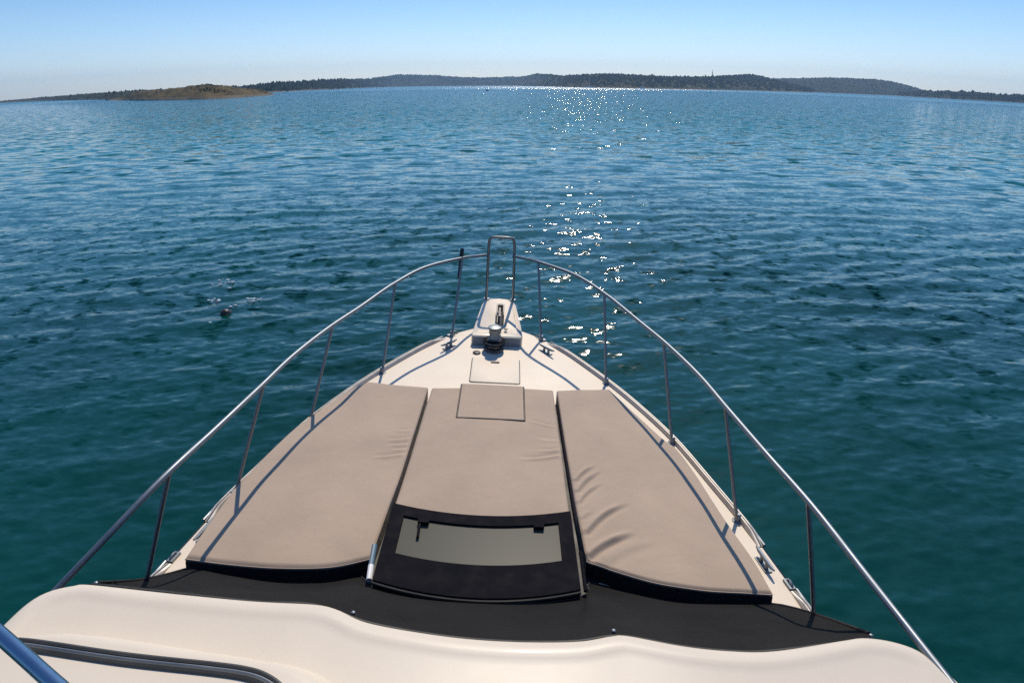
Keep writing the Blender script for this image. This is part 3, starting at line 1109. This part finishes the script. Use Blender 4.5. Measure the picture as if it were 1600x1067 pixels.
# ------------------------------------------------------------------ charcoal windscreen cover
aft = [(-1.500, 1.835, .60), (-1.42, 1.75, .70), (-1.05, 1.74, .70), (-.80, 1.73, .70), (-.59, 1.735, .70), (-.37, 1.665, .70), (-.10, 1.625, .70), (.12, 1.615, .70), (.34, 1.625, .70), (.50, 1.655, .70), (.70, 1.615, .70), (.86, 1.595, .70), (1.02, 1.595, .70), (1.39, 1.645, .70), (1.50, 1.72, .62)]
front = [(-1.515, 1.85, .59), (-1.68, 2.33, .15), (-1.60, 2.47, .075), (-1.5, 2.525, .070), (-1.3, 2.50, .07), (-1.05, 2.48, .07), (-.80, 2.49, .08), (-.64, 2.54, .085), (-.565, 2.42, .15), (-.30, 2.285, .205), (0.0, 2.26, .215), (.28, 2.28, .205), (.51, 2.38, .17), (.56, 2.56, .09), (.75, 2.52, .08), (1.0, 2.47, .07), (1.3, 2.46, .07), (1.52, 2.44, .075), (1.66, 2.32, .13), (1.515, 1.735, .61)]
NU, NV = 150, 34
Aa = smooth_poly(aft, NU)
Aa[:, 1] -= 0.016
Ff = smooth_poly(front, NU)
# match the two edges by x so the cloth runs fore and aft
ua = np.linspace(0, 1, NU)
Ff_x = np.interp(ua, np.linspace(0, 1, NU), Ff[:, 0])
rows = []
for j in range(NV + 1):
    v = j / NV
    row = []
    for i in range(NU):
        p = Ff[i] * (1 - v) + Aa[i] * v
        ends = min(1, min(i, NU - 1 - i) / 12)
        z = p[2] + ends * (-0.035 * math.sin(math.pi * v) + 0.004 * math.sin(p[0] * 9 + v * 5) * math.sin(math.pi * v))
        for (ax, ay, bx, by, amp, wd) in ((-0.60, 1.75, -0.50, 2.33, .012, .03), (0.51, 1.68, 0.52, 2.30, .010, .03), (-1.1, 1.78, -0.85, 2.45, .003, .05), (0.98, 1.65, 0.75, 2.4, .004, .05), (-.45, 1.72, -0.2, 2.2, .003, .05)):
            d = Vector((bx - ax, by - ay, 0))
            L = d.length
            d /= L
            t = ((p[0] - ax) * d.x + (p[1] - ay) * d.y) / L
            s_ = -(p[0] - ax) * d.y + (p[1] - ay) * d.x
            z += amp * math.exp(-(s_ / wd) ** 2) * (1 if 0 < t < 1 else 0) * math.sin(math.pi * min(1, max(0, t))) ** 0.5
        row.append((p[0], p[1], z))
    rows.append(row)
cc = (0, 2.05, 0.4)
cover = build('windscreen_cover', MB().grid(rows, flip=False), CANVAS, smooth=70, origin=cc, world=M)
set_props(cover, 'charcoal canvas cover stretched over the windscreen between the white upper deck and the cushions', 'canvas cover')
hm = [(p[0], p[1] - 0.004, p[2] - 0.004) for p in rows[-1]]
child_of('hem', MB().tube(hm[::2], 0.009, 7), HEM, cover, cc)
child_of('hem', MB().tube([(p[0], p[1], p[2] + 0.002) for p in rows[0][::2]], 0.006, 7), HEM, cover, cc)
for (i_) in (int(NU * 0.36), int(NU * 0.655), 2, NU - 3):
    p = rows[-2][i_]
    child_of('snap', MB().lathe((p[0], p[1] + 0.01, p[2] + 0.004), [(0.008, -0.004), (0.008, 0.003), (0.004, 0.006)], 12), STEEL, cover, cc)

# ------------------------------------------------------------------ moulded brow of the upper deck
edge = [(-1.72, -1.6), (-1.70, 0.4), (-1.66, 1.2), (-1.63, 1.48), (-1.61, 1.60), (-1.57, 1.665), (-1.50, 1.705), (-1.42, 1.722), (-1.05, 1.715), (-.80, 1.71), (-.59, 1.715), (-.50, 1.70), (-.37, 1.645), (-.10, 1.605), (.12, 1.595), (.34, 1.605), (.46, 1.632), (.52, 1.635), (.70, 1.595), (.86, 1.575), (1.02, 1.575), (1.30, 1.62), (1.39, 1.63), (1.49, 1.61), (1.57, 1.565), (1.61, 1.49), (1.65, 1.38), (1.68, 1.1), (1.70, 0.4), (1.72, -1.6)]
E_ = smooth_poly(edge, 420)
prof = [(-0.0, 0.52), (0.0, 0.60), (0.0, 0.67), (0.004, 0.692), (0.012, 0.712), (0.024, 0.727), (0.040, 0.737), (0.060, 0.742), (0.085, 0.7430), (0.100, 0.7395), (0.13, 0.737), (0.19, 0.735), (0.25, 0.732)]
nE = len(E_)
Tn = np.gradient(E_, axis=0)
for _ in range(350):
    Tn[1:-1] = (Tn[:-2] + Tn[1:-1] * 2 + Tn[2:]) / 4
Tn /= np.linalg.norm(Tn, axis=1)[:, None]
In = np.stack([Tn[:, 1], -Tn[:, 0]], 1)        # inward
rows = []
for (d, z) in prof:
    rows.append([(E_[k, 0] + In[k, 0] * d, E_[k, 1] + In[k, 1] * d, z) for k in range(nE)])
last = rows[-1]
for s_ in (0.75, 0.4, 0.0):
    rows.append([(p[0] * s_, -1.0 + (p[1] + 1.0) * (0.3 + 0.7 * s_), 0.730 + 0.01 * (1 - s_)) for p in last])
brow = part('upper_deck_brow', MB().grid(rows, flip=True), GEL, smooth=50)
# raised plinth on the port side, carrying the window gasket
pl = [(-1.56, -1.0), (-1.555, 1.18), (-1.52, 1.33), (-1.45, 1.395), (-1.34, 1.425), (-1.20, 1.43), (-.90, 1.41), (-.66, 1.39), (-.55, 1.375), (-.47, 1.34), (-.40, 1.28), (-.33, 1.19), (-.28, 1.08), (-.24, 0.9), (-.22, -1.0)]
P_ = smooth_poly(pl, 160)
Tq = np.gradient(P_, axis=0)
Tq /= np.linalg.norm(Tq, axis=1)[:, None]
Iq = np.stack([Tq[:, 1], -Tq[:, 0]], 1)
rows = []
for (d, z) in [(-0.045, 0.722), (-0.03, 0.745), (-0.010, 0.768), (0.004, 0.782), (0.014, 0.796), (0.024, 0.806), (0.036, 0.812), (0.055, 0.815)]:
    rows.append([(P_[k, 0] + Iq[k, 0] * d, P_[k, 1] + Iq[k, 1] * d, z) for k in range(160)])
lst = rows[-1]
rows.append([(-0.9 + (p[0] + 0.9) * 0.5, -0.6 + (p[1] + 0.6) * 0.6, 0.817) for p in lst])
rows.append([(-0.9, -0.6, 0.818) for p in lst])
part('plinth', MB().grid(rows, flip=True), GEL, brow, smooth=50)
tk = smooth_poly([(-1.435, 1.352), (-1.35, 1.352), (-1.06, 1.338), (-.80, 1.333), (-.68, 1.325), (-.61, 1.305), (-.55, 1.265), (-.50, 1.20), (-.46, 1.1), (-.44, 0.6)], 90)
gk = part('window_gasket', MB().tube([(p[0], p[1], 0.816) for p in tk], 0.0105, 8), TRACK)
part('gasket_lip', MB().tube([(p[0] + 0.0, p[1] - 0.028, 0.816) for p in tk], 0.011, 8), TRACK, gk)
part('steel_insert', MB().tube([(p[0], p[1] - 0.0145, 0.8185) for p in tk], 0.0055, 8), STEEL, gk)
# upper deck hand rail beside the helm
hr = [(-1.62, 1.10, 0.78), (-1.60, 1.16, 1.10), (-1.55, 1.19, 1.26), (-1.45, 1.165, 1.30), (-1.04, 0.955, 1.30), (-.87, .865, 1.30), (-.62, .73, 1.30), (-.55, .66, 1.26), (-.53, .60, 1.1), (-.53, .60, .80)]
part('helm_grab_rail', MB().tube(smooth_poly(hr, 60), 0.0185, 16), simple_mat('blue_tinted_steel', (0.22, 0.34, 0.46), 0.28, metal=0.95, var=0.08))

# cabin sides under the brow
mb = MB()
for sgn in (-1, 1):
    mb.grid([[(sgn * 1.42, y, z) for y in (-1.6, 1.4)] for z in (0.0, 0.6)], flip=sgn > 0)
mb.grid([[(x, 1.4, z) for x in (-1.42, 1.42)] for z in (0.0, 0.6)])
part('cabin_side', mb, GEL)

# ------------------------------------------------------------------ guard rails
LEAN = [(2.28, .30), (3.21, .25), (4.10, .20), (4.99, .145), (5.92, .085)]


def foot(sgn, y):
    return (sgn * (half_w(y) - 0.045), y, sheer(y) + 0.0)


S_Y = [5.76, 4.98, 4.10, 3.22, 2.33]
RAILP = [(6.002, 0.367), (5.614, 0.689), (5.164, 0.918), (4.64, 1.1), (4.239, 1.231), (3.765, 1.342), (3.331, 1.4), (2.833, 1.464), (2.387, 1.522), (1.918, 1.553), (1.563, 1.579), (1.251, 1.6), (0.417, 1.627), (-0.6, 1.638)]


def rail_x(y):
    return float(np.interp(y, [p[0] for p in RAILP][::-1], [p[1] for p in RAILP][::-1]))


for sgn in (-1, 1):
    pts = [(sgn * 0.128, 6.43, sheer(6.0) + 0.635), (sgn * 0.24, 6.25, sheer(6.0) + 0.662)]
    for (y, x) in RAILP:
        x -= 0.04 * min(1, max(0, (5.9 - y) / 1.2)) if sgn < 0 else 0
        z = sheer(y) + (0.70 if y > 5.9 else 0.73)
        if sgn < 0 and y < 2.2:                       # the port rail slopes down and outboard beside the brow
            dz = 0.42 * min(1, (2.2 - y) / 0.9)
            k = 1 + dz / 1.727
            x, y, z = x * k, y * k if y > 0 else y, z - dz
        pts.append((sgn * x, y, z))
    sp = smooth_poly(pts, 140)
    rail = part('guard_rail', MB().tube(sp, 0.0145, 12), STEEL, smooth=60)
    for y in S_Y + [1.42, 0.5, -0.5]:
        f_ = foot(sgn, y)
        yt = y * (1.043 if y > 1 else 1.0)
        if sgn < 0 and y < 1.8: continue              # the port rail ends below the brow
        top = (sgn * (rail_x(yt) - (0.04 * min(1, max(0, (5.9 - yt) / 1.2)) if sgn < 0 else 0)), yt, sheer(yt) + (0.70 if y > 5.5 else 0.73))
        m = MB()
        mid = tuple(f_[k] * 0.80 + top[k] * 0.20 for k in range(3))
        m.tube([f_, (mid[0] , mid[1], mid[2]), top], 0.0115, 10)
        m.lathe(f_, [(0.032, -0.004), (0.032, 0.006), (0.02, 0.012), (0.017, 0.05), (0.0135, 0.055)], 16)
        part('stanchion', m, STEEL, rail, smooth=50)

pu = smooth_poly([(-.135, 6.56, sheer(6) + 0.11), (-.132, 6.50, sheer(6) + 0.36), (-.128, 6.43, sheer(6) + 0.655), (-.122, 6.385, sheer(6) + 0.80), (-.10, 6.365, sheer(6) + .832), (-.05, 6.36, sheer(6) + .838), (0.05, 6.36, sheer(6) + .838), (.10, 6.365, sheer(6) + .832), (.128, 6.385, sheer(6) + 0.80), (.138, 6.43, sheer(6) + 0.655), (.146, 6.50, sheer(6) + 0.36), (.152, 6.56, sheer(6) + 0.11)], 70)
pul = part('bow_pulpit', MB().tube(pu, 0.0145, 12), STEEL, smooth=60)
for x in (-.135, .152):
    part('foot_plate', MB().lathe((x, 6.56, sheer(6) + 0.117), [(0.034, -0.004), (0.034, 0.006), (0.02, 0.012)], 16), STEEL, pul)
part('pole_sleeve', MB().tube([(-0.392, 5.96, sheer(5.75) + 0.53), (-0.375, 6.06, sheer(5.75) + 0.80)], [0.019, 0.019], 12), BLACKR)

# ------------------------------------------------------------------ swimmer and splashes
def swimmer():
    me = bpy.data.meshes.new('person')
    V = [(0, 0.95, -.24), (0, 0.55, -.16), (0, 0.30, -.09), (0, 0.16, -.03), (0, 0.02, 0.03), (0, -.09, 0.02),
         (-.20, 0.30, -.10), (-.42, 0.50, -.10), (-.50, .74, -.01), (.20, 0.30, -.08), (.40, 0.50, -.03), (.30, .76, -.02),
         (-.10, 1.02, -.26), (-.13, 1.42, -.26), (-.12, 1.82, -.14), (.10, 1.02, -.26), (.13, 1.42, -.24), (.12, 1.80, -.12),
         (-.12, 1.98, -.08), (.12, 1.96, -.05), (-.51, .84, .0), (.27, .86, -.01)]
    Ed = [(0, 1), (1, 2), (2, 3), (3, 4), (4, 5), (2, 6), (6, 7), (7, 8), (2, 9), (9, 10), (10, 11), (0, 12), (12, 13), (13, 14), (0, 15), (15, 16), (16, 17), (14, 18), (17, 19), (8, 20), (11, 21)]
    rad = [.14, .13, .14, .06, .105, .085, .065, .045, .032, .065, .045, .032, .085, .06, .04, .085, .06, .04, .03, .03, .025, .025]
    me.from_pydata(V, Ed, [])
    o = bpy.data.objects.new('person', me)
    COL.objects.link(o)
    md = o.modifiers.new('skin', 'SKIN')
    for i, r_ in enumerate(rad):
        me.skin_vertices[0].data[i].radius = (r_, r_ * 0.8 if i < 3 else r_)
    me.skin_vertices[0].data[0].use_root = True
    sb = o.modifiers.new('sub', 'SUBSURF')
    sb.levels = 2
    sb.render_levels = 2
    me.materials.append(simple_mat('wet_dark_skin', (0.035, 0.022, 0.018), 0.35))
    o.location = (-5.38, 11.08, -0.02)
    set_props(o, 'swimmer low in the water left of the bow, dark head towards the boat', 'person')
    hb = MB().ball((0, 0.03, -0.01), 0.108, 0.135, 0.105, 14, 8)
    h = bpy.data.objects.new('hair', bpy.data.meshes.new('hair'))
    h.data.from_pydata(hb.v, [], hb.f)
    h.data.materials.append(simple_mat('wet_hair', (0.012, 0.010, 0.009), 0.3))
    h.data.polygons.foreach_set('use_smooth', [True] * len(h.data.polygons))
    COL.objects.link(h)
    h.parent = o
    gb_ = MB().box((0, -0.075, 0.055), (0.15, 0.05, 0.05))
    gb_.v = [(x, y, z - 0.05) for x, y, z in gb_.v]
    g = bpy.data.objects.new('diving_mask', bpy.data.meshes.new('diving_mask'))
    g.data.from_pydata(gb_.v, [], gb_.f)
    g.data.materials.append(BLACKR)
    COL.objects.link(g)
    g.parent = o


swimmer()
foam = simple_mat('foam', (0.62, 0.70, 0.72), 0.7)
mb = MB()
for (cx, cy, sx, sy, n) in ((-6.22, 13.06, .22, .25, 26), (-5.92, 11.80, .14, .14, 15), (-5.08, 11.80, .18, .10, 14), (-5.38, 10.55, .05, .05, 4), (-5.9, 12.6, .12, .12, 8), (-5.3, 11.5, .4, .25, 8)):
    for i in range(n):
        x, y = cx + nrs.randn() * sx * 0.5, cy + nrs.randn() * sy * 0.5
        r_ = 0.006 + 0.022 * nrs.rand() ** 2
        mb.ball((x, y, 0.02 + 0.02 * nrs.rand()), r_ * 1.8, r_, r_ * 0.7, 6, 4)
sp_ = build('splash_foam', mb, foam)
set_props(sp_, 'white flecks of splash around the swimmer', 'foam', kind='stuff')


# ------------------------------------------------------------------ small craft and marks far off
def far_boat(name, label, cat, az, dist, length, hullc, cabin=True, mast=0.0, group=None):
    e = bpy.data.objects.new(name, None)
    COL.objects.link(e)
    a = R(az)
    e.location = (dist * math.sin(a), dist * math.cos(a), 0)
    e.rotation_euler = (0, 0, -a + rnd.uniform(-0.5, 0.5))
    set_props(e, label, cat, group)
    L, B = length / 2, length * 0.16
    st_ = [(-L, B * .85), (-L * .3, B), (L * .35, B * .85), (L * .75, B * .45), (L, 0.02)]
    rows = []
    for (x, b) in st_:
        zt = 0.12 * length * (1 + 0.35 * (x + L) / (2 * L))
        rows.append([(x * 0.93, -b * .7, -0.3), (x, -b, zt), (x, 0, zt + 0.03), (x, b, zt), (x * 0.93, b * .7, -0.3)])
    m = MB().grid(rows)
    m.add([rows[0][0], rows[0][1], rows[0][3], rows[0][4]], [(0, 1, 2, 3)])
    build('hull', m, hullc, e)
    if cabin:
        c = MB().box((-L * .1, 0, .12 * length + .09 * length), (length * .36, B * 1.3, .15 * length), 0, 0.25)
        cb = build('cabin', c, hullc, e)
        build('window', MB().box((-L * .1, 0, .12 * length + .10 * length), (length * .33, B * 1.32, .04 * length)), BLACKP, cb)
    if mast:
        build('mast', MB().tube([(0, 0, .1 * length), (0, 0, mast)], 0.12, 6), PLASTW, e)
        build('boom', MB().tube([(0, 0, .3 * length), (-L * .8, 0, .3 * length)], 0.16, 6), PLASTW, e)
    return e


far_boat('small_boat', 'small dark open boat alone on the bay, straight above the bow', 'boat', -2.1, 480, 2.6, BLACKP)
far_boat('motorboat', 'white motorboat moored below the brown headland on the left', 'boat', -30.55, 455, 2.4, PLASTW)
far_boat('sailing_boat', 'white sailing boat anchored in the bright strip of glare', 'sailing boat', 6.5, 1040, 11, PLASTW, mast=15)
far_boat('sailing_boat', 'white sailing boat anchored just right of the glare', 'sailing boat', 10.9, 1020, 9, PLASTW, mast=12)
for i, (az, dist, l_, lab) in enumerate(((34.4, 1330, 5.5, 'white motorboat moored off the wooded point, nearest the hill'), (35.0, 1320, 4.5, 'small white motorboat moored second from the hill off the wooded point'), (35.9, 1340, 4.2, 'white motorboat third from the hill off the wooded point'), (37.6, 1350, 4.8, 'white motorboat moored farthest right off the wooded point'))):
    far_boat('motorboat', lab, 'boat', az, dist, l_, BOATW, group='boats moored off the wooded point')

# lattice mast on the far ridge
a = R(16.5)
mx_, my_ = 1330 * math.sin(a), 1330 * math.cos(a)
mt = bpy.data.objects.new('radio_mast', None)
COL.objects.link(mt)
mt.location = (mx_, my_, 14)
set_props(mt, 'thin radio mast standing on the ridge right of the sun glare', 'mast')
tm = MB()
for q in range(3):
    b = 2 * math.pi * q / 3
    tm.tube([(1.6 * math.cos(b), 1.6 * math.sin(b), 0), (0.5 * math.cos(b), .5 * math.sin(b), 17)], 0.3, 5)
for k in range(9):
    z = 1 + k * 1.8
    r_ = 1.6 - 1.1 * z / 17
    tm.tube([(r_ * math.cos(2 * math.pi * q / 3), r_ * math.sin(2 * math.pi * q / 3), z) for q in range(3)], 0.15, 4, closed=True)
build('lattice', tm, G2, mt)
build('antenna', MB().tube([(0, 0, 16), (0, 0, 22)], 0.35, 6), G2, mt)

# ------------------------------------------------------------------ haze over the water
hz = MB().box((0, 1300, 60), (6400, 5400, 126))
hm_, hnt, hb_ = new_mat('sea_haze')
hnt.nodes.remove(hb_)
pv = hnt.nodes.new('ShaderNodeVolumePrincipled')
pv.inputs['Color'].default_value = (0.42, 0.68, 1.0, 1)
pv.inputs['Density'].default_value = 0.00016
pv.inputs['Anisotropy'].default_value = 0.3
hnt.links.new(pv.outputs[0], [n for n in hnt.nodes if n.type == 'OUTPUT_MATERIAL'][0].inputs['Volume'])
ho = build('haze', hz, hm_, smooth=0)
ho['kind'] = 'stuff'
